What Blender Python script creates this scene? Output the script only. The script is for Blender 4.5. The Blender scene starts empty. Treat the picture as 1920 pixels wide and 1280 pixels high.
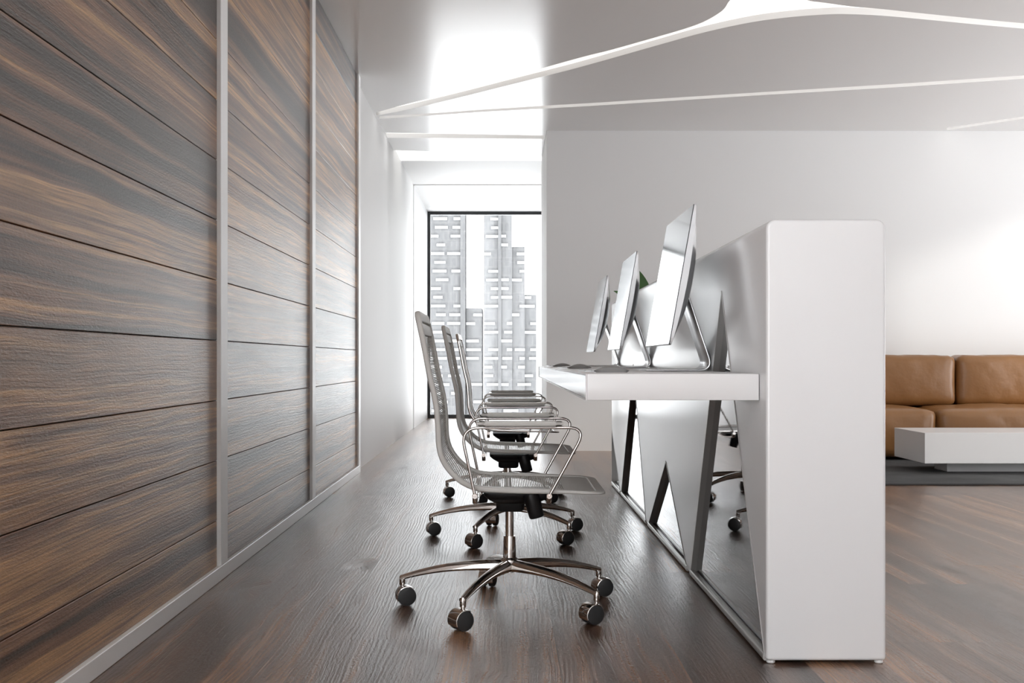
import bpy, bmesh, math, random
from mathutils import Vector, Matrix

C = bpy.context.scene.collection
sc = bpy.context.scene
R = math.radians

# ------------------------------------------------------------------ camera
cam_d = bpy.data.cameras.new('camera')
cam_d.sensor_width = 36.0
cam_d.lens = 41.25
cam_d.shift_x = 0.0078
cam_d.shift_y = 0.01823
cam_d.clip_end = 2000
cam_d.clip_start = 0.05
cam = bpy.data.objects.new('camera', cam_d)
cam.location = (0, 0, 0.85)
cam.rotation_euler = (R(90), 0, 0)
C.objects.link(cam)
sc.camera = cam

# ------------------------------------------------------------------ world / sun / exposure
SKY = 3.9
w = bpy.data.worlds.new('overcast_sky')
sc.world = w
w.use_nodes = True
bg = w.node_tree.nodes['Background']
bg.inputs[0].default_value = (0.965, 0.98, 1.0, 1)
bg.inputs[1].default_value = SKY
# hazy sky above; below the horizon an added boost lights ceiling and rear wall
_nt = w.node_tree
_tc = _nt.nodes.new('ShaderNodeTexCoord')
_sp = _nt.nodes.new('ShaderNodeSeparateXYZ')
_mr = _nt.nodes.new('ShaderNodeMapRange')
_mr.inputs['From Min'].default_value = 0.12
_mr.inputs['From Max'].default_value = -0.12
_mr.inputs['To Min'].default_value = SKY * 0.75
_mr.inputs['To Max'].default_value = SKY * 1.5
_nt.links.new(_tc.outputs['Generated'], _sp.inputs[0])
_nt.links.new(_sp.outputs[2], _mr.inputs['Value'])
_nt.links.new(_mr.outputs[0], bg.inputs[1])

sun_d = bpy.data.lights.new('sun', 'SUN')
sun_d.energy = 0.62
sun_d.angle = R(5.5)
sun_d.color = (1.0, 0.985, 0.94)
sun = bpy.data.objects.new('sun', sun_d)
sun.rotation_euler = Vector((-1, 0.8, -0.349)).to_track_quat('-Z', 'Y').to_euler()
C.objects.link(sun)


def portal(loc, rot, sx, sy):
    d = bpy.data.lights.new('window_portal', 'AREA')
    d.shape = 'RECTANGLE'
    d.size = sx
    d.size_y = sy
    d.cycles.is_portal = True
    o = bpy.data.objects.new('window_portal', d)
    o.location = loc
    o.rotation_euler = rot
    C.objects.link(o)


portal((-0.19, 17.36, 1.5), (R(-90), 0, 0), 1.9, 3.0)
portal((0.85, 14.28, 1.5), (0, R(90), 0), 3.0, 0.76)
portal((7.13, 5.8, 1.5), (0, R(90), 0), 3.0, 1.6)
portal((7.13, 8.8, 1.5), (0, R(90), 0), 3.0, 1.6)
portal((-1.2, -1.45, 1.5), (0, R(-90), 0), 3.0, 4.9)  # portal for the added left window that brightens the divider

sc.cycles.caustics_reflective = False
sc.cycles.caustics_refractive = False
sc.view_settings.view_transform = 'Standard'
sc.view_settings.look = 'None'
sc.view_settings.gamma = 1
sc.view_settings.use_curve_mapping = False
sc.view_settings.exposure = 0.86

# ------------------------------------------------------------------ materials


class NT:
    def __init__(self, name):
        self.m = bpy.data.materials.new(name)
        self.m.use_nodes = True
        self.t = self.m.node_tree
        self.b = self.t.nodes['Principled BSDF']
        self.out = self.t.nodes['Material Output']

    def n(self, kind, **kw):
        nd = self.t.nodes.new(kind)
        for k, v in kw.items():
            setattr(nd, k, v)
        return nd

    def put(self, sock, v):
        if isinstance(v, bpy.types.NodeSocket):
            self.t.links.new(v, sock)
        else:
            sock.default_value = v

    def math(self, op, a, b=0.0, c=None):
        nd = self.n('ShaderNodeMath', operation=op)
        self.put(nd.inputs[0], a)
        self.put(nd.inputs[1], b)
        if c is not None:
            self.put(nd.inputs[2], c)
        return nd.outputs[0]

    def comb(self, x, y, z):
        nd = self.n('ShaderNodeCombineXYZ')
        for i, v in enumerate((x, y, z)):
            self.put(nd.inputs[i], v)
        return nd.outputs[0]

    def sep(self):
        tc = self.n('ShaderNodeTexCoord')
        s = self.n('ShaderNodeSeparateXYZ')
        self.t.links.new(tc.outputs['Object'], s.inputs[0])
        return s.outputs

    def noise(self, vec, scale=1.0, detail=3.0, rough=0.5, dist=0.0):
        nd = self.n('ShaderNodeTexNoise')
        self.put(nd.inputs['Vector'], vec)
        nd.inputs['Scale'].default_value = scale
        nd.inputs['Detail'].default_value = detail
        nd.inputs['Roughness'].default_value = rough
        nd.inputs['Distortion'].default_value = dist
        return nd.outputs[0]

    def ramp(self, f, stops):
        nd = self.n('ShaderNodeValToRGB')
        self.put(nd.inputs[0], f)
        el = nd.color_ramp.elements
        while len(el) < len(stops):
            el.new(0.5)
        for e, (p, c) in zip(el, stops):
            e.position = p
            e.color = (c[0], c[1], c[2], 1) if not isinstance(c, (int, float)) else (c, c, c, 1)
        return nd.outputs[0]

    def mix(self, f, a, b, mode='MIX'):
        nd = self.n('ShaderNodeMix', data_type='RGBA', blend_type=mode)
        self.put(nd.inputs[0], f)
        self.put(nd.inputs[6], a)
        self.put(nd.inputs[7], b)
        return nd.outputs[2]

    def bump(self, h, strength, dist, normal=None):
        nd = self.n('ShaderNodeBump')
        self.put(nd.inputs['Height'], h)
        nd.inputs['Strength'].default_value = strength
        nd.inputs['Distance'].default_value = dist
        if normal is not None:
            self.put(nd.inputs['Normal'], normal)
        return nd.outputs[0]


def simple(name, col, rough=0.5, metal=0.0, spec=0.5, coat=0.0, bump=None, coat_rough=0.05):
    k = NT(name)
    k.b.inputs['Base Color'].default_value = (*col, 1)
    k.b.inputs['Roughness'].default_value = rough
    k.b.inputs['Metallic'].default_value = metal
    k.b.inputs['Specular IOR Level'].default_value = spec
    k.b.inputs['Coat Weight'].default_value = coat
    k.b.inputs['Coat Roughness'].default_value = coat_rough
    x, y, z = k.sep()
    v = k.comb(x, y, z)
    # very light surface variation so that nothing is perfectly uniform
    sc_, st, di = bump if bump else (60.0, 0.03, 0.0006)
    nz = k.noise(v, sc_, 3)
    k.put(k.b.inputs['Normal'], k.bump(nz, st, di))
    r = k.math('MULTIPLY_ADD', k.noise(v, 4.0, 2), 0.06 * rough, rough * 0.97)
    k.put(k.b.inputs['Roughness'], r)
    return k.m


def wood(name, along, across, pitch, plen, stops, tint, rough, seam=0.0, bump_s=0.5, phase=0.0, spec=0.5, bendk=0.1, stagger=True, wavew=0.35, sx=0.28, sy=13.0, ior=1.5, fc=(0.7, 1.12), veil=0.45, shift=0.16, fa=3.0, contrast=1.0):
    """plank wood: along = axis index of the grain, across = axis index over the planks"""
    k = NT(name)
    s = k.sep()
    a = s[along]
    c = k.math('ADD', s[across], phase)
    pid = k.math('FLOOR', k.math('DIVIDE', c, pitch))
    rnd = k.n('ShaderNodeTexWhiteNoise', noise_dimensions='1D')
    k.put(rnd.inputs['W'], pid)
    r1 = rnd.outputs['Value']
    # board ends
    a2 = k.math('ADD', a, k.math('MULTIPLY', r1, 7.3)) if stagger else k.math('ADD', a, 2 * plen - 2.42)
    bid = k.math('FLOOR', k.math('DIVIDE', a2, plen))
    rnd2 = k.n('ShaderNodeTexWhiteNoise', noise_dimensions='2D')
    k.put(rnd2.inputs['Vector'], k.comb(pid, bid, 0.0))
    r2 = rnd2.outputs['Value']
    off = k.math('MULTIPLY', r2, 37.0)
    # knots bend the grain
    vor = k.n('ShaderNodeTexVoronoi', feature='F1')
    k.put(vor.inputs['Vector'], k.comb(k.math('MULTIPLY', a, 0.75), k.math('MULTIPLY', c, 1.9), off))
    vor.inputs['Scale'].default_value = 1.0
    lowv = k.comb(k.math('MULTIPLY', a, 1.1), k.math('MULTIPLY', c, 4.0), off)
    low = k.noise(lowv, 1.3, 2.0, 0.45)
    bent = k.math('MULTIPLY_ADD', k.math('SUBTRACT', low, 0.5), bendk, c)
    bent = k.math('ADD', bent, k.ramp(vor.outputs['Distance'], [(0.0, 0.07 if stagger else 0.012), (0.16, 0.0)]))
    # broad streaks of colour
    st = k.noise(k.comb(k.math('MULTIPLY', a, sx), k.math('MULTIPLY', bent, sy), off), 1.0, 5.0, 0.62, 0.25)
    st = k.math('ADD', st, k.math('MULTIPLY', k.math('SUBTRACT', r2, 0.5), shift))
    st = k.math('MULTIPLY_ADD', k.math('SUBTRACT', st, 0.5), contrast, 0.5)
    col = k.ramp(st, stops)
    # fine grain
    fine = k.noise(k.comb(k.math('MULTIPLY', a, fa), k.math('MULTIPLY', bent, 150.0), off), 1.0, 4.0, 0.65)
    col = k.mix(1.0, col, k.ramp(fine, [(0.30, fc[0]), (0.5, 0.95), (0.70, fc[1])]), 'MULTIPLY')
    # grey weathered veil
    gv = k.noise(k.comb(k.math('MULTIPLY', a, 0.9), k.math('MULTIPLY', bent, 5.0), k.math('ADD', off, 9.0)), 1.0, 3.0, 0.6)
    gm = k.ramp(gv, [(0.46, 0.0), (0.66, 1.0)])
    col = k.mix(k.math('MULTIPLY', gm, veil), col, (*tint, 1))
    knot = k.ramp(vor.outputs['Distance'], [(0.02, 1.0), (0.10, 0.0)])
    col = k.mix(k.math('MULTIPLY', knot, 0.55), col, (0.02, 0.014, 0.011, 1))
    if seam > 0:
        fr = k.math('FRACT', k.math('DIVIDE', c, pitch))
        edge = k.math('MINIMUM', fr, k.math('SUBTRACT', 1.0, fr))
        sm = k.math('LESS_THAN', edge, seam / pitch)
        fr2 = k.math('FRACT', k.math('DIVIDE', a2, plen))
        sm2 = k.math('LESS_THAN', k.math('MINIMUM', fr2, k.math('SUBTRACT', 1.0, fr2)), seam / plen)
        sm = k.math('MAXIMUM', sm, sm2)
        col = k.mix(k.math('MULTIPLY', sm, 0.8), col, (0.012, 0.009, 0.008, 1))
    k.put(k.b.inputs['Base Color'], col)
    # relief: growth rings, brushed grain and pitting
    wv = k.n('ShaderNodeTexWave', wave_type='BANDS', bands_direction='Y', wave_profile='SIN')
    k.put(wv.inputs['Vector'], k.comb(k.math('MULTIPLY', a, 0.5), k.math('MULTIPLY', bent, 1.0), off))
    wv.inputs['Scale'].default_value = 22.0
    wv.inputs['Distortion'].default_value = 3.5
    wv.inputs['Detail'].default_value = 3.0
    wv.inputs['Detail Scale'].default_value = 2.2
    pit = k.noise(k.comb(k.math('MULTIPLY', a, 60.0), k.math('MULTIPLY', bent, 190.0), off), 1.0, 3.0, 0.6)
    h = k.math('MULTIPLY_ADD', wv.outputs['Fac'], wavew, k.math('MULTIPLY', fine, 1.0))
    h = k.math('MULTIPLY_ADD', pit, 0.75, h)
    k.put(k.b.inputs['Normal'], k.bump(h, bump_s, 0.003))
    k.put(k.b.inputs['Roughness'], k.math('MULTIPLY_ADD', fine, 0.12, rough))
    k.b.inputs['IOR'].default_value = ior
    k.b.inputs['Specular IOR Level'].default_value = spec
    return k.m


M = {}
M['wall'] = simple('white_plaster', (0.83, 0.83, 0.83), 0.5, spec=0.08, bump=(35, 0.03, 0.001))
M['ceiling'] = simple('satin_white_ceiling', (0.90, 0.895, 0.89), 0.2, spec=0.1, bump=(8, 0.02, 0.001))
M['lacquer'] = simple('white_lacquer', (0.77, 0.765, 0.765), 0.28, spec=0.5)
M['gloss_white'] = simple('gloss_white_panel', (0.76, 0.76, 0.765), 0.22, spec=0.55, bump=(20, 0.003, 0.0003))
M['mirror_white'] = simple('high_gloss_white_front', (0.86, 0.86, 0.86), 0.12, spec=0.8, bump=(20, 0.002, 0.0002))
M['trim'] = simple('white_trim', (0.88, 0.88, 0.875), 0.35)
M['frame'] = simple('anthracite_window_frame', (0.055, 0.057, 0.06), 0.4, spec=0.4)
M['chrome'] = simple('polished_chrome', (0.74, 0.72, 0.70), 0.07, 1.0)
M['steel'] = simple('brushed_steel_trim', (0.50, 0.49, 0.475), 0.33, 0.55)
M['mirror'] = simple('smoked_mirror', (0.66, 0.66, 0.67), 0.015, 1.0)
M['shell'] = simple('warm_grey_shell', (0.60, 0.59, 0.565), 0.4, spec=0.45)
M['pad'] = simple('grey_arm_pad', (0.62, 0.61, 0.585), 0.5)
M['black'] = simple('black_plastic', (0.012, 0.012, 0.013), 0.38, spec=0.4)
M['wheel'] = simple('charcoal_rubber', (0.03, 0.031, 0.032), 0.42, spec=0.45)
M['alu'] = simple('anodised_aluminium', (0.58, 0.59, 0.605), 0.24, 1.0)
M['dark_alu'] = simple('grey_mouse_shell', (0.27, 0.265, 0.26), 0.35, 0.0)
M['screen'] = simple('glossy_screen_glass', (0.10, 0.105, 0.112), 0.08, 0.15, spec=0.32)
M['screen_edge'] = simple('black_screen_gasket', (0.01, 0.01, 0.01), 0.4)
M['leather'] = simple('tan_leather', (0.27, 0.125, 0.042), 0.33, spec=0.55, bump=(7, 0.35, 0.02))
M['pot'] = simple('white_ceramic', (0.75, 0.75, 0.74), 0.3)
M['soil'] = simple('dark_soil', (0.03, 0.02, 0.015), 0.9, bump=(90, 0.8, 0.006))
M['leaf'] = simple('green_leaf', (0.035, 0.115, 0.018), 0.35, spec=0.5)
M['stem'] = simple('brown_stem', (0.10, 0.09, 0.035), 0.6)

WD = [(0.32, (0.026, 0.016, 0.013)), (0.41, (0.085, 0.044, 0.027)), (0.48, (0.20, 0.098, 0.055)),
      (0.54, (0.25, 0.135, 0.078)), (0.61, (0.54, 0.31, 0.145)), (0.70, (0.30, 0.165, 0.09))]
M['wood'] = wood('walnut_wall_planks', 1, 2, 0.2315, 2.146, WD, (0.075, 0.058, 0.050), 0.25, bump_s=0.6, spec=0.5, ior=1.9, bendk=0.03, stagger=False, wavew=0.06, sx=0.16, sy=10.0, fc=(0.42, 1.3), veil=0.42, shift=0.2, contrast=1.5)
FD = [(0.28, (0.036, 0.021, 0.015)), (0.42, (0.105, 0.058, 0.038)), (0.52, (0.195, 0.106, 0.064)),
      (0.62, (0.31, 0.165, 0.092)), (0.76, (0.44, 0.25, 0.14))]
M['floor'] = wood('dark_oak_floor_planks', 1, 0, 0.345, 2.6, FD, (0.15, 0.125, 0.112), 0.15, seam=0.0012, bump_s=0.5, phase=20.2, spec=0.5, ior=1.8, bendk=0.07, wavew=0.20, sx=0.3, sy=9.0, veil=0.3, shift=0.2, fa=1.6)


def rug_mat():
    k = NT('dark_grey_rug_pile')
    x, y, z = k.sep()
    v = k.comb(x, y, z)
    n1 = k.noise(v, 260, 3, 0.7)
    n2 = k.noise(v, 3, 3)
    col = k.ramp(k.math('MULTIPLY_ADD', n2, 0.35, k.math('MULTIPLY', n1, 0.65)), [(0.3, 0.045), (0.7, 0.13)])
    k.put(k.b.inputs['Base Color'], col)
    k.b.inputs['Roughness'].default_value = 0.95
    k.put(k.b.inputs['Normal'], k.bump(n1, 0.9, 0.006))
    return k.m


M['rug'] = rug_mat()


def glass_mat():
    k = NT('clear_window_glass')
    k.t.nodes.remove(k.b)
    tr = k.n('ShaderNodeBsdfTransparent')
    tr.inputs[0].default_value = (0.96, 0.97, 0.97, 1)
    gl = k.n('ShaderNodeBsdfGlossy')
    gl.inputs['Roughness'].default_value = 0.01
    fr = k.n('ShaderNodeFresnel')
    fr.inputs[0].default_value = 1.4
    mx = k.n('ShaderNodeMixShader')
    k.put(mx.inputs[0], fr.outputs[0])
    k.put(mx.inputs[1], tr.outputs[0])
    k.put(mx.inputs[2], gl.outputs[0])
    k.put(k.out.inputs[0], mx.outputs[0])
    return k.m


M['glass'] = glass_mat()


def mesh_mat():
    """woven net: slots cut through the sheet in rows, laid out by the sheet's own UVs in metres"""
    k = NT('grey_woven_net')
    uv = k.n('ShaderNodeUVMap')
    s = k.n('ShaderNodeSeparateXYZ')
    k.put(s.inputs[0], uv.outputs[0])
    u, v = s.outputs[0], s.outputs[1]
    fv = k.math('FRACT', k.math('DIVIDE', v, 0.0060))
    fu = k.math('FRACT', k.math('DIVIDE', u, 0.030))
    hole = k.math('MULTIPLY', k.math('LESS_THAN', fv, 0.42), k.math('LESS_THAN', fu, 0.90))
    k.b.inputs['Base Color'].default_value = (0.60, 0.59, 0.565, 1)
    k.b.inputs['Roughness'].default_value = 0.5
    k.put(k.b.inputs['Alpha'], k.math('SUBTRACT', 1.0, hole))
    return k.m


M['net'] = mesh_mat()


def panel_light_mat():
    k = NT('backlit_ceiling_panel')
    k.b.inputs['Base Color'].default_value = (0.8, 0.8, 0.78, 1)
    k.b.inputs['Emission Color'].default_value = (1.0, 0.975, 0.94, 1)
    k.b.inputs['Emission Strength'].default_value = 0.50
    return k.m


M['panel'] = panel_light_mat()


def facade_mat(name, base, var):
    k = NT(name)
    x, y, z = k.sep()
    br = k.n('ShaderNodeTexBrick')
    k.put(br.inputs['Vector'], k.comb(k.math('MULTIPLY', x, 0.5), k.math('MULTIPLY', z, 0.5), 0.0))
    br.inputs['Color1'].default_value = (base, base, base * 1.03, 1)
    br.inputs['Color2'].default_value = (base + var, base + var, (base + var) * 1.03, 1)
    br.inputs['Mortar'].default_value = (base + var * 1.6,) * 3 + (1,)
    br.inputs['Scale'].default_value = 1.0
    br.inputs['Mortar Size'].default_value = 0.06
    br.inputs['Row Height'].default_value = 1.49
    br.inputs['Brick Width'].default_value = 0.9
    n1 = k.noise(k.comb(k.math('MULTIPLY', x, 0.9), y, k.math('MULTIPLY', z, 0.12)), 0.5, 4, 0.7)
    col = k.mix(1.0, br.outputs[0], k.ramp(n1, [(0.3, 0.8), (0.7, 1.15)]), 'MULTIPLY')
    k.put(k.b.inputs['Base Color'], col)
    k.b.inputs['Roughness'].default_value = 0.9
    k.b.inputs['Specular IOR Level'].default_value = 0.1
    return k.m


M['fac_a'] = facade_mat('grey_facade', 0.085, 0.012)
M['fac_b'] = facade_mat('pale_facade', 0.105, 0.015)
M['fac_c'] = facade_mat('dark_facade_pier', 0.08, 0.01)
M['fac_win'] = simple('white_glazed_band', (0.27, 0.27, 0.27), 0.6, 0.0, spec=0.1)

# ------------------------------------------------------------------ mesh helpers


def smooth_mesh(me, ang=40):
    for p in me.polygons:
        p.use_smooth = p.area < 0.006
    try:
        me.set_sharp_from_angle(angle=R(ang))
    except Exception:
        pass


def obj(name, bm, mat, parent=None, smooth=True, loc=None, fix=True):
    me = bpy.data.meshes.new(name)
    if fix:
        bmesh.ops.recalc_face_normals(bm, faces=bm.faces)
    bm.to_mesh(me)
    bm.free()
    me.materials.append(mat)
    if smooth:
        smooth_mesh(me)
    o = bpy.data.objects.new(name, me)
    C.objects.link(o)
    if parent is not None:
        o.parent = parent
    if loc is not None:
        o.location = loc
    return o


def tag(o, label, cat, group=None, kind=None):
    o['label'] = label
    o['category'] = cat
    if group:
        o['group'] = group
    if kind:
        o['kind'] = kind
    return o


def struct(o):
    o['kind'] = 'structure'
    return o


def thing(name, label, cat, loc=(0, 0, 0), rz=0.0, group=None):
    o = bpy.data.objects.new(name, None)
    o.empty_display_size = 0.1
    o.location = loc
    o.rotation_euler = (0, 0, rz)
    C.objects.link(o)
    return tag(o, label, cat, group)


def box(bm, x0, x1, y0, y1, z0, z1, bev=0.0, seg=2):
    r = bmesh.ops.create_cube(bm, size=1.0)
    vs = r['verts']
    bmesh.ops.transform(bm, matrix=Matrix.Translation(((x0 + x1) / 2, (y0 + y1) / 2, (z0 + z1) / 2)) @
                        Matrix.Diagonal((x1 - x0, y1 - y0, z1 - z0, 1)), verts=vs)
    if bev > 0:
        es = list({e for v in vs for e in v.link_edges})
        r2 = bmesh.ops.bevel(bm, geom=es, offset=bev, segments=seg, profile=0.5, affect='EDGES')
    return vs


def B(*boxes, bev=0.0, seg=2):
    bm = bmesh.new()
    for b in boxes:
        box(bm, *b, bev=bev, seg=seg)
    return bm


def catmull(pts, n=8, closed=False):
    P = [Vector(p) for p in pts]
    out = []
    m = len(P)
    rng = range(m) if closed else range(m - 1)
    for i in rng:
        p1, p2 = P[i], P[(i + 1) % m]
        p0 = P[(i - 1) % m] if (closed or i > 0) else p1 * 2 - p2
        p3 = P[(i + 2) % m] if (closed or i < m - 2) else p2 * 2 - p1
        for j in range(n):
            t = j / n
            out.append(0.5 * ((2 * p1) + (p2 - p0) * t + (2 * p0 - 5 * p1 + 4 * p2 - p3) * t * t +
                              (3 * p1 - p0 - 3 * p2 + p3) * t ** 3))
    if not closed:
        out.append(P[-1])
    return out


def fillet(pts, r, n=6, closed=False):
    """polyline with rounded corners"""
    P = [Vector(p) for p in pts]
    out = []
    m = len(P)
    for i in range(m):
        if not closed and i in (0, m - 1):
            out.append(P[i])
            continue
        a, b, c = P[(i - 1) % m], P[i], P[(i + 1) % m]
        d1, d2 = (a - b), (c - b)
        rr = min(r, d1.length * 0.48, d2.length * 0.48)
        s, e = b + d1.normalized() * rr, b + d2.normalized() * rr
        for j in range(n + 1):
            t = j / n
            out.append((1 - t) ** 2 * s + 2 * t * (1 - t) * b + t * t * e)
    return out


def sweep(bm, pts, section, up=Vector((0, 1, 0)), closed=False, scales=None, caps=True):
    """section: list of (a,b); a along up-ish vector, b along the side vector"""
    P = [Vector(p) for p in pts]
    m = len(P)
    rings = []
    for i in range(m):
        if closed:
            t = P[(i + 1) % m] - P[(i - 1) % m]
        else:
            t = P[min(i + 1, m - 1)] - P[max(i - 1, 0)]
        t.normalize()
        u = up[i] if isinstance(up, list) else up
        u = (u - t * u.dot(t))
        if u.length < 1e-5:
            u = t.orthogonal()
        u.normalize()
        s = t.cross(u)
        k = scales[i] if scales else (1, 1)
        if not isinstance(k, tuple):
            k = (k, k)
        rings.append([bm.verts.new(P[i] + u * a * k[0] + s * b * k[1]) for a, b in section])
    q = len(section)
    for i in range(m if closed else m - 1):
        r0, r1 = rings[i], rings[(i + 1) % m]
        for j in range(q):
            bm.faces.new((r0[j], r0[(j + 1) % q], r1[(j + 1) % q], r1[j]))
    if caps and not closed:
        bm.faces.new(rings[0][::-1])
        bm.faces.new(rings[-1])
    return rings


def circ(r, n=12, ry=None):
    ry = r if ry is None else ry
    return [(r * math.cos(2 * math.pi * i / n), ry * math.sin(2 * math.pi * i / n)) for i in range(n)]


def rrect(a, b, r, n=3):
    """rounded rectangle section, half sizes a,b"""
    out = []
    for cx, cy, s in ((a - r, b - r, 0), (-(a - r), b - r, 90), (-(a - r), -(b - r), 180), (a - r, -(b - r), 270)):
        for j in range(n + 1):
            t = R(s + 90 * j / n)
            out.append((cx + r * math.cos(t), cy + r * math.sin(t)))
    return out


def lathe(bm, prof, n=32, mtx=None):
    """prof: (radius, z) list, capped at the ends; axis z, then transformed by mtx"""
    rings = []
    mtx = mtx or Matrix.Identity(4)
    for r, z in prof:
        rings.append([bm.verts.new(mtx @ Vector((max(r, 1e-4) * math.cos(2 * math.pi * i / n),
                                                 max(r, 1e-4) * math.sin(2 * math.pi * i / n), z))) for i in range(n)])
    for a, b in zip(rings, rings[1:]):
        for i in range(n):
            bm.faces.new((a[i], a[(i + 1) % n], b[(i + 1) % n], b[i]))
    bm.faces.new(rings[0][::-1])
    bm.faces.new(rings[-1])


def prism(bm, poly, axis, a0, a1):
    """poly of 2-D points extruded along axis ('x': (y,z), 'y': (x,z), 'z': (x,y))"""
    def mk(p, a):
        return {'x': (a, p[0], p[1]), 'y': (p[0], a, p[1]), 'z': (p[0], p[1], a)}[axis]
    v0 = [bm.verts.new(mk(p, a0)) for p in poly]
    v1 = [bm.verts.new(mk(p, a1)) for p in poly]
    n = len(poly)
    bm.faces.new(v0[::-1])
    bm.faces.new(v1)
    for i in range(n):
        bm.faces.new((v0[i], v0[(i + 1) % n], v1[(i + 1) % n], v1[i]))


def evaluated_mesh(o):
    dg = bpy.context.evaluated_depsgraph_get()
    dg.update()
    return bpy.data.meshes.new_from_object(o.evaluated_get(dg))


def plate_with_holes(name, outer, holes, z0, z1, mat):
    """flat slab in the XY plane with polygonal openings"""
    cu = bpy.data.curves.new(name, 'CURVE')
    cu.dimensions = '2D'
    cu.fill_mode = 'BOTH'
    for loop in [outer] + holes:
        sp = cu.splines.new('POLY')
        sp.points.add(len(loop) - 1)
        for p, q in zip(sp.points, loop):
            p.co = (q[0], q[1], 0, 1)
        sp.use_cyclic_u = True
    cu.extrude = (z1 - z0) / 2
    tmp = bpy.data.objects.new('tmp', cu)
    C.objects.link(tmp)
    me = evaluated_mesh(tmp)
    bpy.data.objects.remove(tmp)
    for v in me.vertices:
        v.co.z += (z0 + z1) / 2
    me.materials.clear()
    me.materials.append(mat)
    o = bpy.data.objects.new(name, me)
    C.objects.link(o)
    return o


def copy_tree(o, parent=None):
    c = o.copy()
    C.objects.link(c)
    if parent is not None:
        c.parent = parent
    for ch in list(o.children):
        copy_tree(ch, c)
    return c


# ================================================================== STRUCTURE
WX = -1.133           # left plaster wall
RX = 7.10             # right glazed wall
YB = 11.0             # rear wall facing the camera
ZC = 3.0              # slotted ceiling underside
ZU = 3.043            # upper ceiling

struct(obj('floor', B((WX - 0.2, RX + 0.2, -4.2, 17.5, -0.1, 0.0)), M['floor'], smooth=False))
struct(obj('wall_left', B((WX - 0.2, WX, 1.0, 17.5, 0.0, ZU + 0.2), (WX - 0.2, WX, -4.2, -3.9, 0.0, ZU + 0.2)), M['wall'], smooth=False))
# rear wall block: broad face towards the seating area, narrow face along the corridor
struct(obj('wall_rear', B((0.40, RX + 0.2, YB, 12.57, 0.0, ZU)), M['wall'], smooth=False))
# corridor end: solid pier to the right of the end window
struct(obj('wall_corridor_end', B((0.75, 3.2, 14.66, 17.5, 0.0, ZU)), M['wall'], smooth=False))
struct(obj('wall_window_head', B((WX, 0.75, 17.25, 17.5, 3.043, 3.2)), M['wall'], smooth=False))

# ceiling: slotted lower layer
holes = []


def ceil_pt(zx, zy):
    return zx, zy


# long curved opening: far edge then near edge (X, Y in metres)
h1_far = [(-1.125, 10.318), (-0.887, 10.124), (-0.599, 9.848), (-0.295, 9.535), (-0.01, 9.226), (0.308, 8.885), (0.587, 8.578),
          (1.055, 8.006), (1.32, 7.693), (1.578, 7.467), (1.81, 7.352), (2.016, 7.299), (2.138, 7.294), (2.356, 7.325),
          (2.679, 7.414), (3.014, 7.514), (3.374, 7.614), (4.3, 7.87), (5.2, 8.1)]
h1_near = [(5.2, 8.0), (4.3, 7.76), (3.321, 7.493), (2.965, 7.391), (2.635, 7.291), (2.312, 7.188), (2.126, 7.14), (1.925, 7.06),
           (1.808, 7.007), (1.70, 6.85), (1.64, 6.5), (1.62, 5.6), (1.61, 4.6), (1.57, 4.6), (1.56, 5.6), (1.50, 6.4), (1.40, 6.8),
           (1.352, 7.007), (1.349, 7.158), (1.334, 7.266), (1.277, 7.441), (1.19, 7.593), (1.028, 7.796), (0.748, 8.127),
           (0.569, 8.311), (0.299, 8.623), (-0.01, 8.988), (-0.289, 9.317), (-0.585, 9.62), (-0.825, 9.861), (-1.112, 10.196)]
holes.append([tuple(v)[:2] for v in catmull([(a, b, 0) for a, b in h1_far], 4)] +
             [tuple(v)[:2] for v in catmull([(a, b, 0) for a, b in h1_near], 4)])
holes.append([(-1.10, 10.342), (-0.621, 10.22), (-0.212, 10.077), (0.344, 9.915), (0.692, 9.825), (2.116, 9.404), (3.091, 9.127),
              (3.927, 8.862), (6.4, 8.05), (6.4, 8.16), (3.974, 8.967), (3.128, 9.238), (2.139, 9.508), (0.7, 9.938), (0.348, 10.03),
              (-0.214, 10.172), (-0.627, 10.308), (-1.11, 10.457)])
holes.append([(-1.121, 11.096), (0.389, 11.228), (0.395, 11.406), (-1.125, 11.346)])
holes.append([(4.144, 10.968), (4.095, 10.855), (4.587, 10.35), (6.4, 8.45), (6.5, 8.53), (4.633, 10.453)])
ceil = plate_with_holes('ceiling', [(WX, -4.2), (RX + 0.2, -4.2), (RX + 0.2, YB - 0.002), (0.398, YB - 0.002), (0.398, 12.35),
                                    (-0.1, 12.22), (WX, 12.02)], holes, ZC, ZC + 0.042, M['ceiling'])
struct(ceil)
lp = obj('ceiling_light_panel', B((WX, RX + 0.2, -4.2, YB - 0.01, 3.0425, 3.2), (WX, 0.398, YB - 0.01, 12.9, 3.0425, 3.2)),
         M['panel'], smooth=False)
struct(lp)
lp.name = 'ceiling_upper'
struct(obj('ceiling_corridor', B((WX, 3.2, 12.9, 17.25, 3.0425, 3.2)), M['wall'], smooth=False))

# rear (behind camera) and right wall with glazing
zz = ZU
struct(obj('wall_behind', B((WX - 0.2, RX + 0.2, -4.2, -4.0, 0, zz)), M['wall'], smooth=False))
struct(obj('wall_right', B((RX, RX + 0.2, -4.0, 5.0, 0, zz), (RX, RX + 0.2, 6.6, 8.0, 0, zz), (RX, RX + 0.2, 9.6, YB, 0, zz)), M['wall'], smooth=False))


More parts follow.
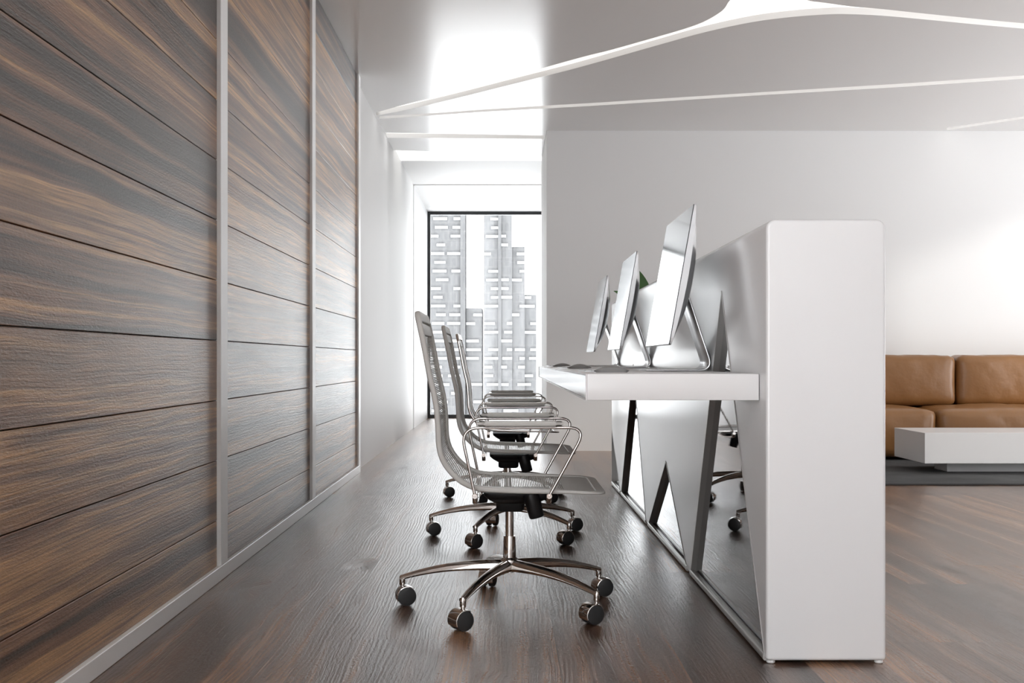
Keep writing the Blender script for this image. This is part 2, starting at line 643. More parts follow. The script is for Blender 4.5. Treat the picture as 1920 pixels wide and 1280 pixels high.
def window(name, verts_axis, pos, a0, a1, z0, z1, mull, glass=True, fw=0.05, fd=0.06):
    """framed window; verts_axis 'x': window lies in a plane X=pos spanning Y a0..a1; 'y': plane Y=pos spanning X"""
    def bx(u0, u1, v0, v1):
        if verts_axis == 'x':
            return (pos, pos + fd, u0, u1, v0, v1)
        return (u0, u1, pos, pos + fd, v0, v1)
    bars = [bx(a0, a0 + fw, z0, z1), bx(a1 - fw, a1, z0, z1), bx(a0 + fw, a1 - fw, z0, z0 + fw), bx(a0 + fw, a1 - fw, z1 - fw, z1)]
    for m_ in mull:
        bars.append(bx(m_ - fw / 2, m_ + fw / 2, z0 + fw, z1 - fw))
    o = obj(name, B(*bars, bev=0.003, seg=1), M['frame'], smooth=False)
    struct(o)
    if glass:
        c = pos + fd * 0.5
        if verts_axis == 'x':
            g = B((c - 0.004, c + 0.004, a0 + fw, a1 - fw, z0 + fw, z1 - fw))
        else:
            g = B((a0 + fw, a1 - fw, c - 0.004, c + 0.004, z0 + fw, z1 - fw))
        obj('glass_pane', g, M['glass'], o, smooth=False)
    return o


window('window_1', 'y', 17.27, WX, 0.75, 0.0, 3.04, [], True, 0.05, 0.06)
window('window_2', 'x', 0.75, 13.9, 14.66, 0.0, 3.04, [], False)
window('window_3', 'x', RX, 5.0, 6.6, 0.0, 3.0, [], False)
window('window_5', 'x', RX, 8.0, 9.6, 0.0, 3.0, [], False)
window('window_fill_left', 'x', WX - 0.12, -3.9, 1.0, 0.0, 3.0, [-1.45], False)  # unseen opening beside the camera, added to brighten the divider's left face
struct(obj('wall_window_side', B((0.75, 0.95, 12.57, 13.9, 0.0, ZU)), M['wall'], smooth=False))
struct(obj('wall_reveal', B((WX, WX + 0.008, 14.66, 17.26, 0.0, 3.034), (WX + 0.008, 0.745, 14.66, 17.26, 3.034, 3.042)), M['wall'], smooth=False))

# ------------------------------------------------------------------ timber lining of the left wall
TX = -1.090           # face of the white battens
PX = -1.106           # face of the planks
posts = [2.42, 4.575, 6.735, 8.86]
PW = 0.055
pitch = 0.2315
edges = [-4.0 + 0.1] + posts
for i in range(len(posts)):
    y0 = (posts[i - 1] + PW) if i > 0 else 1.02
    y1 = posts[i] - PW
    bm = bmesh.new()
    k = 0
    while k * pitch < ZC - 0.01:
        z0 = max(k * pitch + 0.0016, 0.056)
        z1 = min((k + 1) * pitch - 0.0016, ZC - 0.002)
        if z1 - z0 > 0.01:
            box(bm, WX + 0.002, PX, y0 + 0.001, y1 - 0.001, z0, z1, bev=0.0014, seg=1)
        k += 1
    o = obj('wall_left_timber', bm, M['wood'], smooth=False)
    struct(o)
n = 0
for p in posts:
    n += 1
    struct(obj('trim_%d' % n, B((WX + 0.001, TX, p - PW, p + PW, 0.056, ZC - 0.001), bev=0.002, seg=1), M['trim'], smooth=False))
struct(obj('baseboard_left', B((WX + 0.001, TX, 1.0, posts[-1] + PW, 0.0, 0.056), bev=0.002, seg=1), M['trim'], smooth=False))

# ================================================================== DIVIDER WITH MIRRORS
DX0, DX1, DY0, DY1, DZ0, DZ1 = 0.7337, 1.069, 3.281, 8.00, 0.009, 1.2437
tri = [
    [(3.300, 0.014), (4.615, 0.014), (3.955, 1.085)],
    [(4.700, 0.014), (5.975, 0.014), (5.318, 0.395)],
    [(6.060, 0.014), (7.350, 0.014), (6.660, 0.83)],
    [(7.400, 0.014), (7.985, 0.014), (7.985, 0.376)],
]
screen = thing('desk_divider', 'long white lacquered desk divider with rounded corners and zigzag mirror inlays behind the desk', 'divider',
               (DX0, DY0, 0))
dv = bmesh.new()
box(dv, DX0, DX1, DY0, DY1, DZ0, DZ1, bev=0.0)
es = [e for e in dv.edges if all(abs(v.co.z - DZ1) < 1e-6 for v in e.verts) and
      abs(e.verts[0].co.x - e.verts[1].co.x) < 1e-6]
bmesh.ops.bevel(dv, geom=es, offset=0.026, segments=6, profile=0.5, affect='EDGES')
es = [e for e in dv.edges if e.is_manifold and e.calc_face_angle(0) > R(35)]
bmesh.ops.bevel(dv, geom=es, offset=0.010, segments=4, profile=0.5, affect='EDGES')
body = obj('body', dv, M['gloss_white'])
cut = bmesh.new()
for t in tri:
    prism(cut, t, 'x', DX0 - 0.05, DX0 + 0.028)
cutter = obj('tmp_cutter', cut, M['wall'], smooth=False)
md = body.modifiers.new('cut', 'BOOLEAN')
md.operation = 'DIFFERENCE'
md.solver = 'EXACT'
md.object = cutter
me = evaluated_mesh(body)
body.modifiers.clear()
me.materials.clear()
me.materials.append(M['gloss_white'])
body.data = me
for p in me.polygons:
    p.material_index = 0
smooth_mesh(me)
bpy.data.objects.remove(cutter)
body.parent = screen
body.matrix_parent_inverse = Matrix.Translation((-DX0, -DY0, 0))


def child(name, bm, mat, par, smooth=True):
    """part built in world coordinates under an unrotated parent"""
    o = obj(name, bm, mat, par, smooth)
    o.matrix_parent_inverse = Matrix.Translation(-par.location)
    return o


def inset_poly(poly, d):
    n_ = len(poly)
    area = sum(poly[i][0] * poly[(i + 1) % n_][1] - poly[(i + 1) % n_][0] * poly[i][1] for i in range(n_))
    sgn = 1 if area > 0 else -1
    lines = []
    for i in range(n_):
        a, b = Vector(poly[i]), Vector(poly[(i + 1) % n_])
        t = (b - a).normalized()
        nrm = Vector((-t.y, t.x)) * sgn
        lines.append((a + nrm * d, t))
    out = []
    for i in range(n_):
        p, t = lines[i - 1]
        q, s = lines[i]
        den = t.x * s.y - t.y * s.x
        k_ = ((q.x - p.x) * s.y - (q.y - p.y) * s.x) / den
        out.append(p + t * k_)
    return out


for t in tri:
    a = inset_poly(t, 0.0005)
    b = inset_poly(t, 0.007)
    bm = bmesh.new()
    # ring-shaped metal edging standing a millimetre proud of the panel
    for i in range(3):
        j = (i + 1) % 3
        lo, hi = DX0 - 0.0015, DX0 + 0.0275
        v = [(lo, a[i]), (lo, a[j]), (lo, b[j]), (lo, b[i])]
        w_ = [(hi, a[i]), (hi, a[j]), (hi, b[j]), (hi, b[i])]
        V0 = [bm.verts.new((x, p.x, p.y)) for x, p in v]
        V1 = [bm.verts.new((x, p.x, p.y)) for x, p in w_]
        bm.faces.new(V0)
        bm.faces.new(V1[::-1])
        for q in range(4):
            bm.faces.new((V0[q], V0[(q + 1) % 4], V1[(q + 1) % 4], V1[q]))
    bmesh.ops.remove_doubles(bm, verts=bm.verts, dist=1e-5)
    # rounded sill along the floor
    y0_, y1_ = min(p[0] for p in t), max(p[0] for p in t)
    sweep(bm, [(DX0 + 0.005, y0_ + 0.002, 0.0165), (DX0 + 0.005, y1_ - 0.002, 0.0165)], rrect(0.0115, 0.010, 0.007, 4), up=Vector((0, 0, 1)))
    fr = child('mirror_frame', bm, M['steel'], screen, smooth=True)
    bm = bmesh.new()
    prism(bm, [tuple(p) for p in inset_poly(t, 0.0072)], 'x', DX0 + 0.020, DX0 + 0.027)
    child('mirror', bm, M['mirror'], screen, smooth=False)['label'] = 'triangular smoked mirror'
for x in (DX0 + 0.016, DX1 - 0.016):
    for y in (DY0 + 0.018, DY1 - 0.03):
        bm = bmesh.new()
        lathe(bm, [(0.009, 0.0), (0.012, 0.0025), (0.012, 0.0095)], 20, Matrix.Translation((x, y, 0)))
        child('foot', bm, M['pot'], screen)

# ================================================================== DESK
desk = thing('desk', 'long white wall-hung desk with a thick top running along the divider', 'desk', (0.2385, 3.363, 0))
bm = bmesh.new()
box(bm, 0.2385, 0.7310, 3.363, 7.995, 0.735, 0.811, bev=0.0022, seg=2)
child('worktop', bm, M['lacquer'], desk)
bm = bmesh.new()
box(bm, 0.2340, 0.2384, 3.363, 7.995, 0.735, 0.7395)
box(bm, 0.2340, 0.2384, 3.363, 7.995, 0.8065, 0.811)
box(bm, 0.2340, 0.2384, 3.363, 3.3675, 0.7395, 0.8065)
box(bm, 0.2340, 0.2384, 7.9905, 7.995, 0.7395, 0.8065)
child('front_edge', bm, M['lacquer'], desk, smooth=False)
bm = B((0.2372, 0.23845, 3.369, 7.989, 0.741, 0.805))
child('front_panel', bm, M['mirror_white'], desk, smooth=False)

# ================================================================== OFFICE CHAIR
CX = 0.019


def chair_profile(off=0.0):
    raw = [(-0.290, 0.9995), (-0.2768, 0.9420), (-0.2640, 0.880), (-0.2494, 0.8013), (-0.2289, 0.7102), (-0.2215, 0.630),
           (-0.2190, 0.575), (-0.2080, 0.530), (-0.1850, 0.492), (-0.1490, 0.4560), (-0.1130, 0.4360), (-0.0800, 0.4270),
           (0.00, 0.4215), (0.10, 0.4190), (0.20, 0.4165), (0.28, 0.4135), (0.322, 0.4105)]
    pts = catmull([(x - CX, 0, z) for x, z in raw], 6)
    out = []
    for i, p in enumerate(pts):
        t = (pts[min(i + 1, len(pts) - 1)] - pts[max(i - 1, 0)]).normalized()
        n_ = Vector((-t.z, 0, t.x))
        if n_.x < 0 and n_.z < 0:
            n_ = -n_
        out.append((p + n_ * (0.009 + off), n_, t))
    return out


PROF = chair_profile()
CUM = [0.0]
for i in range(1, len(PROF)):
    CUM.append(CUM[-1] + (PROF[i][0] - PROF[i - 1][0]).length)
SL = CUM[-1]


def surf(s, y):
    s = min(max(s, 0.0), SL)
    i = 0
    while i < len(CUM) - 2 and CUM[i + 1] < s:
        i += 1
    f = (s - CUM[i]) / (CUM[i + 1] - CUM[i])
    p = PROF[i][0].lerp(PROF[i + 1][0], f)
    n_ = PROF[i][1].lerp(PROF[i + 1][1], f).normalized()
    return Vector((p.x, y, p.z)), n_


def make_chair(label, rim):
    t = thing('office_chair', label, 'chair', (CX, 4.04, 0), 0, 'mesh office chairs along the desk')
    HW = 0.262
    # seat and back rim: one closed loop following the bent shell
    loop = fillet([(0.008, -HW + 0.012, 0), (0.008, HW - 0.012, 0), (SL - 0.008, HW - 0.012, 0), (SL - 0.008, -HW + 0.012, 0)], 0.045, 8, True)
    dense = []
    for i, p in enumerate(loop):
        q = loop[(i + 1) % len(loop)]
        m_ = max(1, int((q - p).length / 0.02))
        for j in range(m_):
            dense.append(p.lerp(q, j / m_))
    pts, ups, scl = [], [], []
    for p in dense:
        a, n_ = surf(p.x, p.y)
        pts.append(a)
        ups.append(n_)
        f = min(1.0, max(0.0, (SL - p.x) / 0.25))
        scl.append((0.45 + 0.55 * f, 1.0))
    bm = bmesh.new()
    sweep(bm, pts, rrect(0.0088, 0.017, 0.0055, 3), up=ups, closed=True, scales=scl)
    rimo = obj('shell_rim', bm, rim, t)
    # headrest band
    bm = bmesh.new()
    pp = [surf(0.050, y)[0] for y in [-HW + 0.02 + (2 * HW - 0.04) * i / 10 for i in range(11)]]
    uu = [surf(0.050, 0)[1]] * 11
    sweep(bm, pp, rrect(0.005, 0.020, 0.004, 2), up=uu)
    obj('headrest_band', bm, M['shell'], t)

    def sheet(name, s0, s1, mat, thick, off=0.0, hw=HW - 0.025, two=True):
        bm = bmesh.new()
        uvl = bm.loops.layers.uv.new('UVMap')
        ns, ny = max(2, int((s1 - s0) / 0.012)), 10
        for side in ((0, 1) if two else (0,)):
            g = []
            for i in range(ns + 1):
                s = s0 + (s1 - s0) * i / ns
                row = []
                for j in range(ny + 1):
                    y = -hw + 2 * hw * j / ny
                    a, n_ = surf(s, y)
                    sag = -0.004 * (1 - (y / hw) ** 2)
                    row.append((bm.verts.new(a + n_ * (off + sag + (thick / 2 if side == 0 else -thick / 2))), (y + 1.0, s)))
                g.append(row)
            for i in range(ns):
                for j in range(ny):
                    q = [g[i][j], g[i][j + 1], g[i + 1][j + 1], g[i + 1][j]]
                    f_ = bm.faces.new([v for v, _ in q])
                    for l, (_, uv) in zip(f_.loops, q):
                        l[uvl].uv = uv
        return obj(name, bm, mat, t, fix=False)

    sheet('back_mesh', 0.06, SL - 0.46, M['net'], 0.0022)
    sheet('seat_mesh', SL - 0.46, SL - 0.125, M['net'], 0.0022)
    sheet('seat_front_pad', SL - 0.125, SL - 0.02, M['shell'], 0.004)

    # arms: bent tube, pad, pivot cap
    for sy in (-1, 1):
        y = sy * 0.300
        base = [(-0.0927 - CX, y, 0.4175), (-0.1375 - CX, y, 0.600), (-0.118 - CX, y, 0.634), (0.221 - CX, y, 0.6355),
                (0.2475 - CX, y, 0.600), (0.1445 - CX, y, 0.4175)]
        bm = bmesh.new()
        loop2 = [Vector(base[0])] + fillet([base[0], (-0.139 - CX, y, 0.634), (0.264 - CX, y, 0.6355), base[-1]], 0.062, 12)[1:-1] + [Vector(base[-1])]
        sweep(bm, loop2, circ(0.0048, 12), up=Vector((0, 1, 0)))
        arm = obj('armrest', bm, M['chrome'], t)
        bm = bmesh.new()
        cx_ = 0.052 - CX
        r_ = bmesh.ops.create_cube(bm, size=1.0)
        bmesh.ops.transform(bm, matrix=Matrix.Translation((cx_, y, 0.6475)) @ Matrix.Diagonal((0.275, 0.050, 0.016, 1)), verts=r_['verts'])
        ve = [e for e in bm.edges if abs(e.verts[0].co.z - e.verts[1].co.z) > 0.005]
        bmesh.ops.bevel(bm, geom=ve, offset=0.020, segments=6, affect='EDGES')
        te = [e for e in bm.edges if min(v.co.z for v in e.verts) > 0.654 or max(v.co.z for v in e.verts) < 0.641]
        bmesh.ops.bevel(bm, geom=te, offset=0.005, segments=3, affect='EDGES')
        po = obj('arm_pad', bm, M['pad'], arm)
        for p_ in po.data.polygons:
            p_.use_smooth = p_.area < 0.0006
        for px_ in (-0.0927 - CX, 0.1445 - CX):
            bm = bmesh.new()
            mt = Matrix.Translation((px_, y - sy * 0.012, 0.4165)) @ Matrix.Rotation(R(-90 * sy), 4, 'X')
            lathe(bm, [(0.0085, 0.0), (0.0092, 0.002), (0.0092, 0.016), (0.008, 0.018), (0.0055, 0.018), (0.0055, 0.0165), (0.0035, 0.0165), (0.003, 0.0185)], 20, mt)
            obj('pivot_cap', bm, M['chrome'], arm)
    # spreader bars under the seat
    for px_ in (-0.0927 - CX, 0.1445 - CX):
        bm = bmesh.new()
        pth = fillet([(px_, -0.285, 0.412), (px_, -0.270, 0.393), (px_, -0.05, 0.380), (px_, 0.05, 0.380), (px_, 0.270, 0.393), (px_, 0.285, 0.412)], 0.02, 5)
        sweep(bm, pth, rrect(0.006, 0.0085, 0.004, 3), up=Vector((0, 0, 1)))
        obj('spreader_bar', bm, M['chrome'], t)
    # tilt mechanism: flared tray over a block
    bm = bmesh.new()
    lv = [(-0.088, 0.136, 0.10, 0.404), (-0.086, 0.134, 0.10, 0.392), (-0.070, 0.120, 0.09, 0.378), (-0.052, 0.095, 0.07, 0.366),
          (-0.046, 0.052, 0.055, 0.362), (-0.046, 0.050, 0.050, 0.340), (-0.040, 0.044, 0.045, 0.334)]
    rings = []
    for x0, x1, hy, z in lv:
        sec = rrect((x1 - x0) / 2, hy, 0.018, 4)
        rings.append([bm.verts.new(((x0 + x1) / 2 + a, b, z)) for a, b in sec])
    for a, b in zip(rings, rings[1:]):
        for i in range(len(a)):
            bm.faces.new((a[i], a[(i + 1) % len(a)], b[(i + 1) % len(a)], b[i]))
    bm.faces.new(rings[0])
    bm.faces.new(rings[-1][::-1])
    mech = obj('tilt_mechanism', bm, M['black'], t)
    bm = bmesh.new()
    mt = Matrix.Translation((0.072, -0.09, 0.396)) @ Matrix.Rotation(R(-15), 4, 'Y') @ Matrix.Rotation(R(180), 4, 'X')
    lathe(bm, [(0.028, -0.005), (0.0285, 0.0), (0.0255, 0.074), (0.0225, 0.078), (0.0, 0.078)], 28, mt)
    obj('tension_knob', bm, M['black'], mech)
    # gas lift and hub
    bm = bmesh.new()
    lathe(bm, [(0.0145, 0.12), (0.0145, 0.345)], 28)
    obj('gas_lift', bm, M['chrome'], t)
    bm = bmesh.new()
    lathe(bm, [(0.018, 0.150), (0.0225, 0.152), (0.0225, 0.175), (0.0205, 0.243), (0.0195, 0.246), (0.0, 0.246)], 32)
    obj('lift_sleeve', bm, M['chrome'], t)
    bm = bmesh.new()
    lathe(bm, [(0.0, 0.128), (0.022, 0.130), (0.031, 0.142), (0.031, 0.162), (0.026, 0.171), (0.022, 0.173), (0.0, 0.173)], 32)
    RB = 0.378
    ang0 = 30.6
    for k in range(5):
        a = R(ang0 + 72 * k)
        d = Vector((math.cos(a), math.sin(a), 0))
        pts_, sc_ = [], []
        N_ = 16
        for i in range(N_ + 1):
            f = i / N_
            rr = 0.012 + (RB - 0.012) * f
            hgt = 0.040 * (1 - f) + 0.016 * f
            top = 0.166 - 0.010 * f - 0.052 * f ** 2.3
            pts_.append(d * rr + Vector((0, 0, top - hgt / 2)))
            sc_.append((hgt / 0.04, (0.043 * (1 - f) + 0.024 * f) / 0.04))
        sec = [(0.020, -0.005), (0.0205, 0.0), (0.020, 0.005), (0.014, 0.013), (0.004, 0.019), (-0.010, 0.020), (-0.020, 0.013),
               (-0.020, -0.013), (-0.010, -0.020), (0.004, -0.019), (0.014, -0.013)]
        sweep(bm, pts_, sec, up=Vector((0, 0, 1)), scales=sc_)
        # downward socket at the tip
        tip = d * (RB - 0.004)
        lathe(bm, [(0.0075, 0.070), (0.010, 0.073), (0.0105, 0.098), (0.008, 0.1035)], 16, Matrix.Translation((tip.x, tip.y, 0)))
    obj('star_base', bm, M['chrome'], t)
    # casters
    yaw = [20, 72, 14, 33, 27]
    trail = [0.016, 0.010, 0.013, -0.006, -0.018]
    for k in range(5):
        a = R(ang0 + 72 * k)
        tip = Vector((math.cos(a), math.sin(a), 0)) * (RB - 0.004)
        rz = R(yaw[k])
        # swivel point at the tip, wheels trail slightly behind it
        fm = Matrix.Translation(tip) @ Matrix.Rotation(rz, 4, 'Z') @ Matrix.Translation((trail[k], 0, 0))
        bm = bmesh.new()
        r0, nseg = 0.0345, 18
        g = []
        for i in range(nseg + 1):
            an = R(55 + 150 * i / nseg)
            row = []
            for yy, rad in ((-0.0285, r0 - 0.002), (-0.0275, r0), (-0.02, r0 + 0.0012), (0.02, r0 + 0.0012), (0.0275, r0), (0.0285, r0 - 0.002)):
                row.append(bm.verts.new(fm @ Vector((rad * math.cos(an), yy, 0.033 + rad * math.sin(an)))))
            for yy in (0.026, -0.026):
                row.append(bm.verts.new(fm @ Vector(((r0 - 0.0035) * math.cos(an), yy, 0.033 + (r0 - 0.0035) * math.sin(an)))))
            g.append(row)
        for i in range(nseg):
            for j in range(8):
                bm.faces.new((g[i][j], g[i][(j + 1) % 8], g[i + 1][(j + 1) % 8], g[i + 1][j]))
        bm.faces.new(g[0])
        bm.faces.new(g[-1][::-1])
        lathe(bm, [(0.007, 0.060), (0.007, 0.082)], 14, Matrix.Translation(tip))
        lathe(bm, [(0.006, -0.027), (0.006, 0.027)], 12, fm @ Matrix.Translation((0, 0, 0.033)) @ Matrix.Rotation(R(90), 4, 'X'))
        cs = obj('caster', bm, M['chrome'], t)
        for sy in (-1, 1):
            bm = bmesh.new()
            mt = fm @ Matrix.Translation((0, sy * 0.006, 0.033)) @ Matrix.Rotation(R(-90 * sy), 4, 'X')
            lathe(bm, [(0.020, 0.0), (0.029, 0.0005), (0.0322, 0.003), (0.0328, 0.008), (0.0326, 0.017), (0.0305, 0.0200), (0.026, 0.0212), (0.015, 0.0222), (0.0, 0.0225)], 32, mt)
            obj('wheel', bm, M['wheel'], cs)
    return t


c1 = make_chair('nearest of the three grey mesh office chairs, its backrest tallest against the window', M['shell'])
c2 = copy_tree(c1)
c2.location = (CX, 5.655, 0)
c2['label'] = 'middle grey mesh office chair, between the nearest chair and the chrome-rimmed one'
c3 = copy_tree(c1)
c3.location = (CX, 7.25, 0)
c3['label'] = 'farthest office chair, with a chrome-rimmed backrest, standing closest to the window'
for ch in c3.children:
    if ch.name.startswith('shell_rim'):
        ch.data = ch.data.copy()
        ch.data.materials[0] = M['chrome']
        ch['label'] = 'chrome rim of the backrest and seat'

# ================================================================== COMPUTERS
def make_computer():
    W_, H_, tilt = 0.65, 0.4795, R(10.0)
    t = thing('computer', '', 'computer', (0, 0, 0), 0, 'desktop computers on the desk')
    # local frame of the display: u along Y, v up the screen, n out of the back
    base = Vector((0.5535, 0, 0.9025))
    vdir = Vector((math.sin(tilt), 0, math.cos(tilt)))
    ndir = Vector((math.cos(tilt), 0, -math.sin(tilt)))

    def P(u, v, n_):
        return base + Vector((0, u, 0)) + vdir * v + ndir * n_
    # housing: thin edge, bulging back
    bm = bmesh.new()
    nu, nv = 26, 22
    cr = 0.010
    fr, bk = [], []
    for i in range(nv + 1):
        ra, rb = [], []
        for j in range(nu + 1):
            a = -1 + 2 * j / nu
            b = -1 + 2 * i / nv
            a = math.copysign(abs(a) ** 0.8, a)
            b = math.copysign(abs(b) ** 0.8, b)
            bul = 0.048 * (1 - abs(a) ** 2.2) ** 0.75 * (1 - abs(b) ** 2.4) ** 0.8 + 0.016 * (1 - b * b)
            u, v = a * W_ / 2, (b + 1) / 2 * H_
            # slight corner rounding
            du, dv_ = W_ / 2 - abs(u), min(v, H_ - v)
            if du < cr and dv_ < cr:
                c_ = Vector((cr - du, cr - dv_))
                if c_.length > cr:
                    c_ = c_.normalized() * cr
                    u = math.copysign(W_ / 2 - cr + c_.x, u)
                    v = (cr - c_.y) if v < H_ / 2 else H_ - cr + c_.y
            ra.append(bm.verts.new(P(u, v, 0.0015)))
            rb.append(bm.verts.new(P(u, v, 0.0075 + bul)))
        fr.append(ra)
        bk.append(rb)
    for i in range(nv):
        for j in range(nu):
            bm.faces.new((fr[i][j], fr[i][j + 1], fr[i + 1][j + 1], fr[i + 1][j]))
            bm.faces.new((bk[i][j], bk[i + 1][j], bk[i + 1][j + 1], bk[i][j + 1]))
    rim = [fr[0][j] for j in range(nu + 1)] + [fr[i][nu] for i in range(1, nv + 1)] + \
          [fr[nv][j] for j in range(nu - 1, -1, -1)] + [fr[i][0] for i in range(nv - 1, 0, -1)]
    rib = [bk[0][j] for j in range(nu + 1)] + [bk[i][nu] for i in range(1, nv + 1)] + \
          [bk[nv][j] for j in range(nu - 1, -1, -1)] + [bk[i][0] for i in range(nv - 1, 0, -1)]
    for i in range(len(rim)):
        j = (i + 1) % len(rim)
        bm.faces.new((rim[i], rib[i], rib[j], rim[j]))
    obj('housing', bm, M['alu'], t)

    def plate(name, mg, n0, n1, mat):
        bm = bmesh.new()
        sec = [(p.x, p.y) for p in fillet([(-W_ / 2 + mg, mg, 0), (W_ / 2 - mg, mg, 0), (W_ / 2 - mg, H_ - mg, 0), (-W_ / 2 + mg, H_ - mg, 0)], 0.009, 4, True)]
        v0 = [bm.verts.new(P(u, v, n0)) for u, v in sec]
        v1 = [bm.verts.new(P(u, v, n1)) for u, v in sec]
        bm.faces.new(v0)
        bm.faces.new(v1[::-1])
        for i in range(len(sec)):
            j = (i + 1) % len(sec)
            bm.faces.new((v0[i], v0[j], v1[j], v1[i]))
        return obj(name, bm, mat, t, smooth=False)
    plate('gasket', 0.0006, 0.0002, 0.0016, M['screen_edge'])
    plate('screen', 0.0020, -0.0012, 0.0004, M['screen'])
    # stand: one bent aluminium strip
    bm = bmesh.new()
    a = P(0, 0.232, 0.045)
    pth = fillet([(a.x, 0, a.z), (0.7420, 0, 0.8145), (0.505, 0, 0.8145)], 0.050, 10)
    # thin base, thicker neck
    scl = [(1.0, 1.0)] * len(pth)
    sweep(bm, pth, rrect(0.098, 0.0033, 0.0028, 2), up=Vector((0, 1, 0)), scales=scl)
    obj('stand', bm, M['alu'], t)
    return t


mons = [(4.255, 'nearest desktop computer on the white desk, the tallest screen in the row of three'),
        (5.945, 'middle desktop computer in the row, with green leaves showing behind its top edge'),
        (7.555, 'farthest desktop computer in the row, near the end of the white desk')]
m1 = make_computer()
for i, (y, lb) in enumerate(mons):
    m_ = m1 if i == 0 else copy_tree(m1)
    m_.location = (0, y, 0)
    m_['label'] = lb

# mouse
def make_mouse():
    t = thing('computer_mouse', '', 'mouse', (0.344, 3.75, 0.811), 0, 'computer mice on the desk')
    bm = bmesh.new()
    L_, W_ = 0.0565, 0.029
    nu, nv = 24, 14
    top, bot = [], []
    for i in range(nu + 1):
        a = -1 + 2 * i / nu
        ra, rb = [], []
        wid = W_ * (1 - abs(a) ** 4.5) ** 0.5 if abs(a) < 1 else 0.0
        wid = max(wid, 0.004)
        for j in range(nv + 1):
            b = -1 + 2 * j / nv
            hz = 0.0055 + 0.0165 * (1 - a * a) * (1 - 0.35 * b * b)
            ra.append(bm.verts.new((a * L_, b * wid, hz)))
            rb.append(bm.verts.new((a * L_ * 0.86, b * wid * 0.92, 0.0)))
        top.append(ra)
        bot.append(rb)
    for i in range(nu):
        for j in range(nv):
            bm.faces.new((top[i][j], top[i + 1][j], top[i + 1][j + 1], top[i][j + 1]))
            bm.faces.new((bot[i][j], bot[i][j + 1], bot[i + 1][j + 1], bot[i + 1][j]))
    r1 = [top[i][0] for i in range(nu + 1)] + [top[nu][j] for j in range(1, nv + 1)] + [top[i][nv] for i in range(nu - 1, -1, -1)] + [top[0][j] for j in range(nv - 1, 0, -1)]
    r2 = [bot[i][0] for i in range(nu + 1)] + [bot[nu][j] for j in range(1, nv + 1)] + [bot[i][nv] for i in range(nu - 1, -1, -1)] + [bot[0][j] for j in range(nv - 1, 0, -1)]
    for i in range(len(r1)):
        j = (i + 1) % len(r1)
        bm.faces.new((r1[i], r1[j], r2[j], r2[i]))
    obj('shell', bm, M['dark_alu'], t)
    bm = bmesh.new()
    box(bm, -0.0562, -0.0520, -0.010, 0.010, 0.0035, 0.0062, bev=0.001)
    obj('front_notch', bm, M['screen_edge'], t)
    return t


k1 = make_mouse()
for i, (y, lb) in enumerate([(3.75, 'grey computer mouse on the near end of the desk, largest of the three mice'),
                             (5.36, 'middle grey computer mouse in the row along the desk edge'),
                             (6.97, 'farthest and smallest-looking grey computer mouse near the far end of the desk')]):
    o = k1 if i == 0 else copy_tree(k1)
    o.location.y = y
    o['label'] = lb


def make_keyboard():
    t = thing('keyboard', '', 'keyboard', (0.325, 4.10, 0.811), 0, 'slim keyboards on the desk')
    bm = bmesh.new()
    prism(bm, [(-0.056, 0.0), (0.056, 0.0), (0.056, 0.0115), (-0.056, 0.0035)], 'y', -0.21, 0.21)
    bmesh.ops.bevel(bm, geom=list(bm.edges), offset=0.0008, segments=2, affect='EDGES')
    obj('base', bm, M['alu'], t)
    bm = bmesh.new()
    for r in range(6):
        for c in range(14):
            x0 = -0.050 + r * 0.0172
            y0 = -0.202 + c * 0.0289
            z = 0.0041 + (x0 + 0.056) * 0.0715
            box(bm, x0, x0 + 0.0145, y0, y0 + 0.0258, z - 0.0005, z + 0.0022)
    ko = obj('keys', bm, M['pot'], t, smooth=False)
    ko['label'] = 'white keys'
    return t


kb = make_keyboard()
for i, (y, lb) in enumerate([(4.10, 'slim aluminium keyboard lying behind the largest mouse, before the nearest computer'),
                             (5.70, 'slim keyboard lying behind the middle mouse, before the middle computer'),
                             (7.30, 'slim keyboard lying behind the farthest mouse at the far end of the desk')]):
    o = kb if i == 0 else copy_tree(kb)
    o.location.y = y
    o['label'] = lb

# ================================================================== SEATING AREA
rug = obj('rug', B((1.9, 6.6, 7.965, 10.75, 0.0005, 0.013), bev=0.004, seg=2), M['rug'])
tag(rug, 'dark grey flat-pile rug under the brown sofa and white coffee table', 'rug')

table = thing('coffee_table', 'low white rectangular coffee table on a recessed plinth in front of the leather sofa', 'table', (3.084, 8.6, 0.013))
child('tabletop', B((3.084, 5.60, 8.60, 9.27, 0.093, 0.317), bev=0.002, seg=2), M['lacquer'], table, smooth=False).matrix_parent_inverse = Matrix.Translation((-3.084, -8.6, -0.013))
child('plinth', B((3.33, 5.35, 8.82, 9.08, 0.013, 0.093), bev=0.001, seg=1), M['lacquer'], table, smooth=False)


